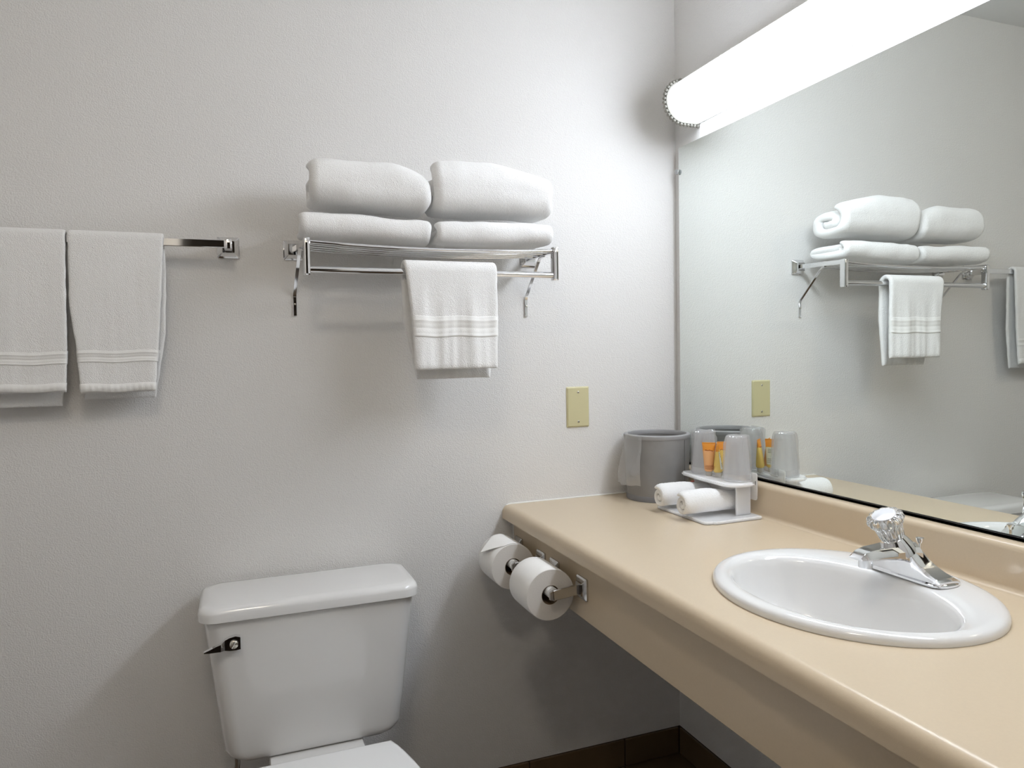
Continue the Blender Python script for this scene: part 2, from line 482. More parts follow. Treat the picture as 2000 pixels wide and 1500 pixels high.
for t in [k / 10 for k in range(11)]:
    dx = lerp(-.012, -.116, t)
    hw = lerp(.034, .0185, t ** .6)
    zt = interp(t, [(0, .056), (.3, .0585), (.8, .0575), (1, .054)])
    zb = interp(t, [(0, .022), (.15, .03), (.35, .0375), (.6, .040), (1, .042)])
    q = [(-hw, zb + .003), (-hw + .003, zb), (hw - .003, zb), (hw, zb + .003), (hw - .001, zt - .008), (hw - .007, zt), (-hw + .007, zt), (-hw + .001, zt - .008)]
    loops.append([fp(dx, y, h) for y, h in q])
hw = .0145
loops.append([fp(-.126, y, h) for y, h in [(-hw, .043), (-hw + .003, .0415), (hw - .003, .0415), (hw, .043), (hw, .044), (hw - .004, .046), (-hw + .004, .046), (-hw, .044)]])
sp.loft(loops).build('spout', CHROME, fa, smooth=30)
MB().lathe([(.0001, 0), (.0105, 0), (.0115, .002), (.0115, .017), (.0001, .017)], Matrix.Translation(fp(-.105, 0, .026)), n=24).build('aerator', CHROME, fa)
KM = Matrix.Translation(fp(-.043, 0, .0690)) @ Matrix.Rotation(radians(-27), 4, 'Y') @ Matrix.Scale(.88, 4)
MB().lathe([(.034, -.030), (.030, -.016), (.0235, -.003), (.0205, .003), (.0001, .0032)], KM, n=32).build('neck', CHROME, fa)
knob = MB().lathe([(.0001, .004), (.0215, .004), (.0222, .008), (.0235, .018), (.0255, .030), (.0305, .037), (.0335, .042), (.0335, .047), (.031, .0515), (.026, .0535), (.0001, .0535)],
                  KM, n=120, lobes=15, amp=.035).build('knob', KNOB, fa, smooth=50, label='clear acrylic fluted knob')
MB().lathe([(.0001, .0045), (.010, .0045), (.010, .03), (.0085, .036), (.0001, .036)], KM, n=24).build('knob_insert', DULLCHROME, knob)
MB().lathe([(.0001, .0537), (.0222, .0537), (.0215, .0552), (.017, .0558), (.0001, .0560)], KM, n=36).build('knob_cap', mat('pearl_cap', srgb(235, 236, 240), .12, .35), knob)
MB().tube([fp(.020, 0, .004), fp(.020, 0, .058)], .0026, 10).lathe([(.0001, 0), (.004, 0), (.0062, .006), (.0068, .009), (.0001, .0105)], Matrix.Translation(fp(.020, 0, .054)), n=16).build('pop_up_rod', CHROME, fa)

# ------------------------------------------------------------------ toilet
TX = -1.086
toi = thing('toilet', 'white toilet with a lidded tank against the back wall', 'toilet', (TX, -.35, 0))
def tank_loop(z, hx, yb, yf, r): 
    cy, hy = (yb + yf) / 2, abs(yf - yb) / 2
    return [(TX + x, cy + y, z) for x, y in rrect(hx, hy, r, 7)]
tk = MB()
rows = []
zb, zt = .3400, .668
for z, dx, dy in ((zb, .034, .014), (zb + .003, .022, .008), (zb + .009, .011, .0035), (zb + .018, .004, .001), (zb + .030, 0, 0)):
    t = (z - zb) / (zt - zb)
    rows.append(tank_loop(z, lerp(.191, .2275, t) - dx, -.026 - dy * .4, lerp(-.196, -.214, t) + dy, .036))
for t in (.3, .5, .75, 1):
    rows.append(tank_loop(lerp(zb, zt, t), lerp(.191, .2275, t), -.026, lerp(-.196, -.214, t), .036))
tk.loft(rows).build('tank', PORC, toi, smooth=50)
ld = MB()
ld.loft([tank_loop(z, hx, yb, yf, .038) for z, hx, yb, yf in ((.6645, .232, -.021, -.220), (.668, .2375, -.0165, -.2245), (.684, .2375, -.016, -.2245), (.692, .2345, -.019, -.2215), (.6965, .228, -.025, -.215), (.698, .216, -.037, -.203))])
ld.build('tank_lid', PORC, toi, smooth=50)
# flush lever: a chrome handle bent out and along the tank front
LZ = .621
lev = MB()
loops = []
for x, zt_, zb_, yo, th in ((-1.2405, LZ + .0115, LZ - .0135, -.2265, .0125), (-1.250, LZ + .0145, LZ - .0145, -.2265, .0125), (-1.262, LZ + .0125, LZ - .0140, -.2265, .0125), (-1.2715, LZ + .0085, LZ - .0120, -.2265, .0125),
                            (-1.2745, LZ + .0070, LZ - .0110, -.2300, .009), (-1.279, LZ + .0040, LZ - .0105, -.2345, .009), (-1.286, LZ + .0020, LZ - .0105, -.2345, .009), (-1.302, LZ - .0040, LZ - .0100, -.2345, .007), (-1.312, LZ - .0075, LZ - .0092, -.2345, .005)):
    yb_ = yo + th
    loops.append([(x, yo, zb_), (x, yo + .055 * (zt_ - zb_), lerp(zb_, zt_, .6)), (x, yo + .09 * (zt_ - zb_), zt_), (x, yb_, zt_ + .0015), (x, yb_, zb_)])
lev.loft(loops)
lever = lev.build('flush_lever', CHROME, toi, smooth=25, label='chrome flush lever on the tank front')
MB().lathe([(.0001, 0), (.0085, 0), (.0085, .003), (.007, .0042), (.0001, .0044)], Matrix.Translation((-1.2535, -.2275, LZ - .001)) @ Matrix.Rotation(pi / 2, 4, 'X'), n=24).build('lever_screw', SCREW, lever)
MB().box((-1.2542, -.2332, LZ - .0085), (-1.2530, -.2316, LZ + .0065), M=Matrix.Translation((-1.2536, -.232, LZ - .001)) @ Matrix.Rotation(radians(32), 4, 'Y') @ Matrix.Translation((1.2536, .232, -LZ + .001))).build('screw_slot', WHITEMETAL, lever, smooth=0)
# bowl with rear deck
bw = MB()
def egg(z, hw, yb, yf, sq=2.3, n=44):
    cy = lerp(yb, yf, .45); out = []
    for k in range(n):
        a = 2 * pi * k / n
        c, s_ = cos(a), sin(a)
        rx = math.copysign(abs(c) ** (2 / sq), c) * hw
        ry = math.copysign(abs(s_) ** (2 / sq), s_)
        out.append((TX + rx, cy + (ry * (yb - cy) if ry > 0 else -ry * (yf - cy)), z))
    return out
bw.loft([egg(0, .115, -.16, -.52), egg(.03, .113, -.14, -.52), (egg(.10, .098, -.15, -.53)), egg(.19, .110, -.16, -.60), egg(.27, .146, -.24, -.69), egg(.335, .174, -.31, -.735), egg(.362, .180, -.325, -.742), egg(.371, .174, -.33, -.735)])
bw.build('bowl', PORC, toi, smooth=60)
MB().loft([[(TX + x, -.215 + y, z) for x, y in rrect(hx, hy, .018, 6)] for hx, hy, z in ((.080, .15, .24), (.098, .165, .31), (.1035, .170, .325), (.1035, .170, .3355), (.101, .1675, .3395))]).build('tank_deck', PORC, toi)
def seat_loop(z, inset):
    hw0, hw1 = .140 - inset, .184 - inset
    pts = []
    yr, yf = -.342 - inset, -.775 + inset
    # right side, from the rear corner round the front to the left rear corner
    n = 40
    for k in range(n + 1):
        t = k / n; a = pi * t
        y0 = -.53
        if t < .5:
            pass
        x = cos(a)
        pts.append((x, a))
    out = []
    side = [(-.342 - inset, hw0), (-.37, .150 - inset), (-.40, .1585 - inset), (-.44, .168 - inset), (-.49, .178 - inset), (-.54, .184 - inset)]
    for y, w in side: out.append((TX + w, y, z))
    for k in range(1, 24):
        a = pi * k / 24
        out.append((TX + (.184 - inset) * cos(a), -.54 - (.235 - inset) * sin(a), z))
    for y, w in side[::-1]: out.append((TX - w, y, z))
    return out
MB().loft([seat_loop(z, i) for z, i in ((.372, .006), (.375, .002), (.388, .002), (.3905, .006))]).build('seat', SEATW, toi)
MB().loft([seat_loop(z, i) for z, i in ((.3915, .004), (.395, 0), (.404, 0), (.4085, .003), (.41, .008))]).build('seat_lid', SEATW, toi)
for s_ in (-1, 1):
    MB().box((TX + s_ * .075 - .02, -.372, .366), (TX + s_ * .075 + .02, -.338, .390), .006).build('seat_hinge', SEATW, toi)
MB().tube([(-1.256, -.11, .36), (-1.256, -.11, .30), (-1.27, -.10, .2), (-1.30, -.05, .17), (-1.30, -.001, .165)], .0065, 10).build('supply_tube', DULLCHROME, toi)

# ------------------------------------------------------------------ chrome wall fittings
def flange(mb, c, axis, s=.024, depth=.020):
    """square stepped escutcheon on a wall; axis 'y' = back wall (faces -y), 'x' = faces -x"""
    loops = []
    for h, d in ((s, 0), (s, .004), (s * .93, .006), (s * .60, depth * .75), (s * .55, depth)):
        L = []
        for u, w in rrect(h, h, h * .14, 3):
            L.append((c[0] + u, c[1] - d, c[2] + w) if axis == 'y' else (c[0] - d, c[1] + u, c[2] + w))
        loops.append(L)
    return mb.loft(loops)

# wall towel rail on the left
rail = thing('towel_rail', 'square chrome towel bar on the back wall left of the shelf', 'towel bar', (-1.55, 0, 1.4825))
BY, BZ = -.068, 1.4825
for px in (-1.2395, -1.852):
    p_ = MB(); flange(p_, (px, -.0002, 1.4835), 'y', .0245, .02)
    p_.box((px - .0085, -.078, BZ - .0115), (px + .0085, -.015, BZ + .0105), .002)
    p_.build('post', CHROME, rail, smooth=30)
MB().box((-1.846, BY - .005, BZ - .0085), (-1.2455, BY + .005, BZ + .0085), .001, 1).build('bar', CHROME, rail, smooth=30)

# hotel towel shelf
SX0, SX1, SYF = -1.078, -.481, -.187
shelf = thing('towel_shelf', 'chrome hotel towel shelf with a lower rail, holding folded bath towels', 'towel shelf', (-.78, 0, 1.48))
for sx, fx, bx in ((SX0, -1.0925, -1.0925), (SX1, -.476, -.485)):
    MBf = MB(); flange(MBf, (fx, -.0002, 1.4825), 'y', .0235, .02); MBf.build('flange', CHROME, shelf, smooth=30)
    MB().bar([(fx, -.015, 1.4835), (lerp(fx, sx, .3), -.05, 1.4815), (sx, -.180, 1.478)], .009, .014).build('arm', CHROME, shelf, smooth=30)
    ep = MB(); w = .0065
    ep.loft([[(sx + x, SYF + y, z) for x, y in rrect(w, hy, .002, 2)] for z, hy in ((1.4035, .0085), (1.406, .0105), (1.470, .0105), (1.482, .0105), (1.485, .009))])
    ep.build('end_post', CHROME, shelf, smooth=30)
    br_ = MB()
    br_.bar([(lerp(fx, sx, .6), -.116, 1.4725), (lerp(bx, sx, .5), -.100, 1.470), (lerp(bx, sx, .4), -.086, 1.458), (bx, -.0065, 1.378), (bx, -.0040, 1.369)], .0082, .0030)
    br_.box((bx - .0042, -.0055, 1.3235), (bx + .0042, -.0005, 1.3745), .001, 1)
    b_ = br_.build('brace', CHROME, shelf, smooth=40)
    MB().lathe([(.0001, 0), (.0026, 0), (.0022, .0014), (.0001, .0018)], Matrix.Translation((bx, -.0065, 1.352)) @ Matrix.Rotation(pi / 2, 4, 'X'), n=10).build('brace_screw', SCREW, b_)
for y, z, sag, r_ in ((SYF, 1.4775, .0085, .0046), (-.152, 1.4785, .0085, .0034), (-.117, 1.4790, .0085, .0034), (-.082, 1.4795, .0085, .0034), (-.048, 1.4800, .0085, .0034)):
    xs = [lerp(SX0 - (.004 if y > -.1 else 0), SX1, k / 24) for k in range(25)]
    MB().tube([(x, y, z - sag * (1 - ((x - SX0 - .2985) / .2985) ** 2)) for x in xs], r_, 12).build('shelf_rod', CHROME, shelf, smooth=60)
MB().tube([(SX0, SYF, 1.4165), (SX1, SYF, 1.4165)], .0078, 20).build('lower_rail', CHROME, shelf, smooth=60)

# ------------------------------------------------------------------ cloth
def cloth_sweep(path, nrm, xl, xr, th, nxs, rip=None, nz=(.0008, 260), lo=(.0, 12), deform=None, endr=5):
    """a soft sheet swept along path; path/nrm in (y, z); xl, xr, th are functions of station s in 0..1"""
    loops = []; N = len(path)
    for i, ((py, pz), (ny_, nz_)) in enumerate(zip(path, nrm)):
        s_ = i / (N - 1); a, b, t = xl(s_), xr(s_), th(s_)
        e = min(1.0, min(i, N - 1 - i) / 3 + .25); t *= sqrt(e)
        sec = []
        for k in range(nxs + 1): sec.append((lerp(a + t/2, b - t/2, k / nxs), t / 2))
        for k in range(1, endr): sec.append((b - t/2 + t/2 * sin(pi * k / endr), t/2 * cos(pi * k / endr)))
        for k in range(nxs + 1): sec.append((lerp(b - t/2, a + t/2, k / nxs), -t / 2))
        for k in range(1, endr): sec.append((a + t/2 - t/2 * sin(pi * k / endr), -t/2 * cos(pi * k / endr)))
        L = []
        for x, n in sec:
            d = n + (rip(x, s_) if rip else 0)
            p = Vector((x, py + ny_ * d, pz + nz_ * d))
            if lo[0]:
                v = noise.noise_vector(p * lo[1]); p += v * lo[0]
            if nz[0]:
                sg = 1 if n > 0 else -1
                q = noise.noise(p * nz[1]) * nz[0] * sg
                p += Vector((0, ny_ * q, nz_ * q))
            if deform: p = deform(p)
            L.append(p)
        loops.append(L)
    return MB().loft(loops)

def path_normals(pts):
    out = []
    for i in range(len(pts)):
        a, b = pts[max(0, i - 1)], pts[min(len(pts) - 1, i + 1)]
        dy, dz = b[0] - a[0], b[1] - a[1]; l = math.hypot(dy, dz) or 1
        out.append((-dz / l, dy / l))
    return out
def resample(pts, d):
    out = [pts[0]]; 
    cum = [0]
    for a, b in zip(pts, pts[1:]): cum.append(cum[-1] + math.dist(a, b))
    n = max(2, int(cum[-1] / d)); j = 0
    for k in range(1, n + 1):
        t = cum[-1] * k / n
        while j < len(cum) - 2 and cum[j + 1] < t: j += 1
        f = (t - cum[j]) / (cum[j + 1] - cum[j] or 1)
        out.append((lerp(pts[j][0], pts[j + 1][0], f), lerp(pts[j][1], pts[j + 1][1], f)))
    return out

def folded_towel(name, label, x0, x1, yf, yb, z0, z1, turns, t, seed, deform=None, group='folded bath towels on the shelf', phase=0.0, d=.0045):
    """bath towel rolled flat: a squashed spiral seen at its ends, a soft fold to the room"""
    cy, D = (yf + yb) / 2, abs(yb - yf) / 2 - t / 2
    cz, Hh = (z0 + z1) / 2, abs(z1 - z0) / 2 - t / 2
    pts = []; n = int(turns * 72)
    for k in range(n + 1):
        th = 2 * pi * k / 72
        back = turns * 2 * pi - th
        sh = t * 1.12 * back / (2 * pi)
        a = max(.012, D - sh); h = max(t * .3, Hh - sh)
        ang = -back + phase
        c, s_ = cos(ang), sin(ang)
        e = 2 / 3.0
        pts.append((cy - math.copysign(abs(c) ** e, c) * a, cz + math.copysign(abs(s_) ** e, s_) * h))
    pts = resample(pts, d); nr = path_normals(pts)
    # outward normal
    nr = [(ny_, nz_) if (ny_ * (p[0] - cy) + nz_ * (p[1] - cz)) > 0 or True else (-ny_, -nz_) for p, (ny_, nz_) in zip(pts, nr)]
    off = Vector((seed * 3.1, seed * 1.7, seed * .9))
    def xl(s_): return x0 + .007 * noise.noise(Vector((s_ * 5, seed, 0))) + .014 * (1 - s_) ** 1.2 * (1 if seed % 2 else .6)
    def xr(s_): return x1 + .007 * noise.noise(Vector((s_ * 5, seed, 9))) - .014 * (1 - s_) ** 1.2
    def dfm(p):
        q = p + off
        p.z -= .0083 * (1 - ((p.x - SX0 - .2985) / .2985) ** 2)
        p = p + noise.noise_vector(q * 9) * .0045 + noise.noise_vector(q * 24) * .0018
        # soft ends: the pile sinks a little towards its corners
        for xe, sgn in ((x0, 1), (x1, -1)):
            u = (p.x - xe) * sgn
            if u < .06 and p.z > z0:
                f = (1 - max(u, 0) / .06) ** 2
                p.z -= f * .10 * (p.z - z0)
        if deform: p = deform(p)
        return p
    mb = cloth_sweep(pts, nr, xl, xr, lambda s_: t, int(abs(x1 - x0) / .0045), nz=(.0004, 330), deform=dfm)
    return mb.build(name, TERRY, smooth=80, label=label, cat='towel', group=group, loc=((x0 + x1) / 2, cy, z0))

def d_tl(p):
    u = (p.x + 1.075) / .295
    if p.z > 1.548: p.z -= .022 * smooth01((u - .62) / .4) * (p.z - 1.548) / .12
    return p
def d_tr(p):
    u = (p.x + .815) / .335
    if p.z > 1.548: p.z -= (.030 * smooth01((u - .45) / .55) - .010 * (1 - smooth01(u / .3))) * (p.z - 1.548) / .15
    return p
folded_towel('bath_towel', 'white folded bath towel, lower left of the four on the chrome shelf', -1.093, -.789, -.2, -.016, 1.4835, 1.5560, 1.45, .0235, 1, phase=.9)
folded_towel('bath_towel', 'white folded bath towel, lower right of the four on the chrome shelf', -.784, -.482, -.199, -.018, 1.4835, 1.5555, 1.45, .0235, 2, phase=.9)
folded_towel('bath_towel', 'white folded bath towel, upper left of the four on the chrome shelf', -1.072, -.7935, -.205, -.020, 1.5485, 1.682, 1.72, .033, 3, d_tl, phase=1.25)
folded_towel('bath_towel', 'white thick folded bath towel, upper right of the four on the chrome shelf', -.787, -.476, -.205, -.022, 1.5475, 1.704, 1.72, .036, 4, d_tr, phase=1.25)

def hanging_towel(name, label, by, bz, rad, zf, zr, xl_t, xr_t, xrb_t, t, bands, seed, group, ripple=.003, hem=None, xlb_t=None, yback_in=0.0):
    """towel folded lengthwise and hung over a bar at (by, bz); zf / zr: lower ends in front and behind.
    xl_t, xr_t: tables z -> x for the front drop; xrb_t for the rear drop"""
    pts = []
    k = 40
    for i in range(k): pts.append((by - rad, lerp(zf, bz, i / k)))
    for i in range(13):
        a = pi - pi * i / 12
        pts.append((by + rad * cos(a), bz + rad * sin(a)))
    for i in range(1, k + 1): pts.append((by + rad + yback_in * smooth01(i / k), lerp(bz, zr, i / k)))
    pts = resample(pts, .0042); nr = path_normals(pts)
    N = len(pts); nf = max(i for i, p in enumerate(pts) if p[0] <= by)
    # make normals point away from the bar
    nr = [(ny_, nz_) if (ny_ * (p[0] - by) + nz_ * max(0, p[1] - bz)) > 0 else (-ny_, -nz_) for p, (ny_, nz_) in zip(pts, nr)]
    zz = [p[1] for p in pts]
    def idx(s_): return int(round(s_ * (N - 1)))
    xlb_t = xlb_t or xl_t
    def xl(s_): i = idx(s_); return interp(zz[i], xl_t if i <= nf else xlb_t) + .0012 * noise.noise(Vector((zz[i] * 40, seed, 3)))
    def xr(s_): i = idx(s_); return interp(zz[i], xr_t if i <= nf else xrb_t) + .0012 * noise.noise(Vector((zz[i] * 40, seed, 7)))
    def rip(x, s_):
        i = idx(s_); dn = smooth01((bz - zz[i]) / .12)
        v = noise.noise(Vector((x * 22 + seed * 5, zz[i] * 2.2, seed))) * ripple + .35 * ripple * noise.noise(Vector((x * 55, zz[i] * 5, seed + 4)))
        return v * dn
    mb = cloth_sweep(pts, nr, xl, xr, lambda s_: t, 44, rip=rip, nz=(.0004, 330))
    cx = (interp(bz, xl_t) + interp(bz, xr_t)) / 2
    o = mb.build(name, TERRY, smooth=80, label=label, cat='towel', group=group, loc=(cx, by, min(zf, zr)))
    def strip(za, zb, profile, nm, m, pl=.0):
        """a band across the front of the towel; profile: list of (0..1 down the band, lift)"""
        g = MB(); rows = []
        n = 44
        for u, lift in profile:
            z = lerp(za, zb, u); s_ = min(range(nf), key=lambda i: abs(zz[i] - z)) / (N - 1)
            a, b = interp(z, xl_t) - .0008, interp(z, xr_t) + .0008
            row = []
            for q in range(n + 1):
                x = lerp(a, b, q / n)
                w = rip(max(a + t / 2, min(b - t / 2, x)), s_) + t / 2 + lift
                edge = min(q, n - q) / n
                if edge < .04: w -= t * .5 * (1 - edge / .04) ** 2
                if pl: w += pl * (0.5 + .5 * sin(x * 2 * pi / .0118)) * (1 if .1 < u < .9 else 0)
                row.append((x, by - rad - w, z + .0012 * sin(x * 60 + seed)))
            rows.append(row)
        base = []
        for row in rows: base += row
        m_ = n + 1
        fs = [[i * m_ + j, i * m_ + j + 1, (i + 1) * m_ + j + 1, (i + 1) * m_ + j] for i in range(len(rows) - 1) for j in range(n)]
        g.add(base, fs)
        so = g.build(nm, m, o, smooth=80)
        sm = so.modifiers.new('solid', 'SOLIDIFY'); sm.thickness = .0012; sm.offset = 0
        return so
    for za, zb in bands:
        prof_ = [(0, -.0008), (.03, -.0002), (.07, .0004), (.16, .0005), (.20, .0014), (.25, .0014), (.29, .0005), (.40, .0006), (.50, .0005), (.55, -.0004), (.60, -.0004),
                 (.65, .0005), (.78, .0006), (.86, .0005), (.90, .0014), (.95, .0014), (1, -.0006)]
        strip(za, zb, prof_, 'woven_band', WEAVE)
    if hem:
        strip(hem[0], hem[1], [(0, -.0004), (.05, .0010), (.5, .0012), (.95, .0010), (1, -.0004)], 'pleated_hem', WEAVE, pl=.0028)
    return o

hanging_towel('hand_towel', 'white hand towel hung over the lower rail of the chrome shelf', SYF, 1.4185, .0185, 1.189, 1.166,
              [(1.19, -.8465), (1.31, -.8505), (1.39, -.860), (1.44, -.8665)], [(1.19, -.643), (1.30, -.641), (1.435, -.641)], [(1.16, -.652), (1.30, -.638), (1.435, -.641)],
              .013, [(1.3135, 1.2640)], 2, None, ripple=.0095, xlb_t=[(1.16, -.83), (1.30, -.862), (1.44, -.8665)])
hanging_towel('bath_mat_towel', 'white towel on the wall bar beside the bare chrome end', BY, BZ + .0015, .0125, 1.154, 1.139,
              [(1.154, -1.5405), (1.245, -1.5455), (1.34, -1.556), (1.5, -1.5535)], [(1.154, -1.398), (1.243, -1.3895), (1.38, -1.378), (1.5, -1.371)], [(1.139, -1.401), (1.28, -1.376), (1.42, -1.370), (1.5, -1.372)],
              .0095, [(1.2445, 1.219)], 5, None, ripple=.0035, hem=(1.173, 1.156), yback_in=.012)
hanging_towel('bath_mat_towel', 'white towel on the wall bar cut off by the left edge of the picture', BY, BZ + .0015, .0125, 1.158, 1.127,
              [(1.158, -1.745), (1.5, -1.742)], [(1.158, -1.5675), (1.242, -1.5625), (1.34, -1.5605), (1.5, -1.5575)], [(1.127, -1.583), (1.30, -1.566), (1.5, -1.5575)],
              .0095, [(1.243, 1.216)], 8, None, ripple=.0035, hem=(1.176, 1.160), yback_in=.012)
for o in list(COL.objects):
    if o.name.startswith('bath_mat_towel'): o.name = o.name.replace('bath_mat_towel', 'wall_towel')

# ------------------------------------------------------------------ blank wall plate
pl = thing('wall_plate', 'blank ivory wall plate with two screws on the white back wall', 'wall plate', (-.3317, 0, 1.0693))
MB().loft([[(-.3317 + x, y, 1.0693 + z) for x, z in rrect(hx, hz, .003, 3)] for hx, hz, y in ((.035, .0572, -.0003), (.035, .0572, -.002), (.0312, .0534, -.0058))]).build('plate', IVORY, pl, smooth=20)
for dz in (.0415, -.0415):
    Ms = Matrix.Translation((-.3317, -.0057, 1.0693 + dz)) @ Matrix.Rotation(pi / 2, 4, 'X')
    sc = MB().lathe([(.0034, 0), (.0034, .0008), (.0024, .0014), (.0001, .0016)], Ms, n=14).build('screw', SCREW, pl)
    MB().box((-.0004, -.003, .0012), (.0004, .003, .0018), M=Ms @ Matrix.Rotation(.5, 4, 'Z')).build('slot', DARK, sc, smooth=0)

# ------------------------------------------------------------------ toilet paper holders and rolls
def tp_holder(y0, y1, label):
    t = thing('toilet_paper_holder', label, 'toilet paper holder', (-.5321, (y0 + y1) / 2, .705), 'paper holders on the vanity apron')
    for i, y in enumerate((y0, y1)):
        p_ = MB(); flange(p_, (-.5323, y, .705), 'x', .0245, .012)
        s_ = 1 if i == 0 else -1
        p_.bar([(-.538, y, .704), (-.605, y + s_ * 0.002, .698)], .006, .0225)
        p_.loft([[(-.605, y - .003 + q, .698 + w) for q, w in ((0, -.011), (.006, -.011), (.006, .011), (0, .011))],
                 [(-.613, y - .003 + q, .697 + w) for q, w in ((0, -.008), (.006, -.008), (.006, .008), (0, .008))]])
        p_.build('post', DULLCHROME, t, smooth=30)
    MB().tube([(-.600, y0 - .002, .698), (-.600, y0 - .012, .698), (-.600, y0 - .014, .698), (-.600, y1 + .014, .698), (-.600, y1 + .012, .698), (-.600, y1 + .002, .698)], [.005, .005, .0125, .0125, .005, .005], 16).build('roller', WHITEMETAL, t)
tp_holder(-.047, -.198, 'chrome paper holder on the vanity apron nearest the back wall')
tp_holder(-.280, -.427, 'chrome paper holder on the vanity apron farther from the back wall')
def tp_roll(ya, yb, R, rc, cx, cz, label, flap):
    t = thing('toilet_paper_roll', label, 'toilet paper', (cx, (ya + yb) / 2, cz - R), 'toilet paper rolls')
    Mr = Matrix.Translation((cx, ya, cz)) @ Matrix.Rotation(pi / 2, 4, 'X')
    L = ya - yb
    MB().lathe([(R - .0015, 0), (R, .0015), (R + .0004, L * .3), (R + .0002, L * .7), (R, L - .0015), (R - .0015, L)], Mr, n=72, caps=(False, False)).build('tissue', PAPER, t, smooth=50)
    for z in (0, L):
        MB().lathe([(rc + .001, z), (rc + (R - rc) * .5, z + (.0006 if z else -.0006)), (R - .0013, z)], Mr, n=72, caps=(False, False)).build('wound_edge', PAPEREND, t, smooth=60)
    MB().lathe([(rc + .001, 0), (rc + .001, L), (rc, L), (rc, 0), (rc + .001, 0)], Mr, n=40, caps=(False, False)).build('core', CARD, t)
    if flap:
        rows = []
        for k in range(25):
            f = k / 24
            yc = (ya + yb) / 2
            w = (L / 2 - .001) * (1 if f < .42 else max(.012, 1 - (f - .42) / .58))
            a = lerp(radians(78), radians(112), min(1, f / .42))
            rr = R + .0016
            q = max(0, f - .42) / .58 * .050
            ta = a + pi / 2                     # straight on along the tangent, drooping a little
            px, pz = cx + rr * cos(a) + q * cos(ta), cz + rr * sin(a) + q * sin(ta) - 2.2 * q * q
            rows.append([(px, yc + w * (-1 + 2 * j / 10), pz) for j in range(11)])
        g = MB(); flat = [p for row in rows for p in row]
        g.add(flat, [[i * 11 + j, i * 11 + j + 1, (i + 1) * 11 + j + 1, (i + 1) * 11 + j] for i in range(24) for j in range(10)])
        o = g.build('folded_tip', PAPER, t, smooth=60, label='loose end folded to a point')
        sm = o.modifiers.new('solid', 'SOLIDIFY'); sm.thickness = .0009
    return t
tp_roll(-.066, -.172, .0575, .0205, -.600, .6905, 'white toilet paper roll with its end folded to a point', True)
tp_roll(-.296, -.402, .0575, .0205, -.600, .6905, 'white toilet paper roll with a plain end, on the nearer holder', False)

# ------------------------------------------------------------------ ice bucket and its liner
BX, BYc, RT, RB, BZT = -.1330, -.0960, .0915, .0840, .994
bk = thing('ice_bucket', 'grey round ice bucket in the corner of the countertop', 'ice bucket', (BX, BYc, ZC))
Mb = Matrix.Translation((BX, BYc, 0))
MB().lathe([(.0001, ZC + .003), (RB - .002, ZC + .003), (RB, ZC + .014), (RB + .003, ZC + .06), (RT - .001, BZT - .013), (RT - .001, BZT - .008),
            (RT - .009, BZT - .008), (RT - .011, BZT - .02), (RB - .009, ZC + .02), (.0001, ZC + .018)], Mb, n=72).build('body', BUCKET, bk, smooth=45)
MB().lathe([(RT - .0003, BZT - .012), (RT + .001, BZT - .008), (RT + .0005, BZT - .002), (RT - .003, BZT), (RT - .010, BZT), (RT - .012, BZT - .004), (RT - .0115, BZT - .012), (RT - .0003, BZT - .012)],
           Mb, n=72, caps=(False, False)).build('rim', BUCKETRIM, bk, smooth=45, label='lighter grey rolled rim')
MB().lathe([(RB - .004, ZC + .0003), (RB + .0012, ZC + .0006), (RB + .0016, ZC + .013), (RB + .0002, ZC + .0155)], Mb, n=72, caps=(True, False)).build('foot_ring', BUCKETIN, bk, smooth=45)
MB().box((BX + RT * cos(radians(-68)) - .0004, BYc + RT * sin(radians(-68)) - .0008, ZC + .02), (BX + RT * cos(radians(-68)) + .0004, BYc + RT * sin(radians(-68)) + .0008, BZT - .014)).build('seam', BUCKETIN, bk, smooth=0)
g = MB(); nu, nv = 16, 30; P = []
for j in range(nv + 1):
    f = j / nv
    for i in range(nu + 1):
        u = i / nu
        a = lerp(radians(176), radians(213), u)
        if f < .14:
            q = f / .14; rr = lerp(RT - .016, RT + .003, q); z = BZT - .03 + .0325 * sin(min(1, q * 1.25) * pi / 2) 
            if q > .8: z = BZT + .0025
        else:
            q = (f - .14) / .86
            rr = RT + .004 + .016 * smooth01(q) + .008 * q; z = BZT + .002 - .136 * q
            a += (u - .5) * .13 * q - .03 * q
        wob = noise.noise(Vector((u * 3.2, f * 4.5, 2))) * .006 * smooth01(f * 1.6) + .0035 * math.copysign(abs(sin(u * 7 + f * 4)), sin(u * 7 + f * 4)) * smooth01(f * 2 - .3)
        rr = max(rr + wob, RT + .0022) if f >= .14 else rr
        P.append((BX + rr * cos(a), BYc + rr * sin(a), z + (.004 * noise.noise(Vector((u * 4, 7, 1))) if f > .9 else 0)))
g.add(P, [[j * (nu + 1) + i, j * (nu + 1) + i + 1, (j + 1) * (nu + 1) + i + 1, (j + 1) * (nu + 1) + i] for j in range(nv) for i in range(nu)])
g.build('bucket_liner', BAG, smooth=25, label='clear plastic liner bag hanging over the ice bucket rim', cat='plastic bag', loc=(BX - .07, BYc - .06, BZT - .11))

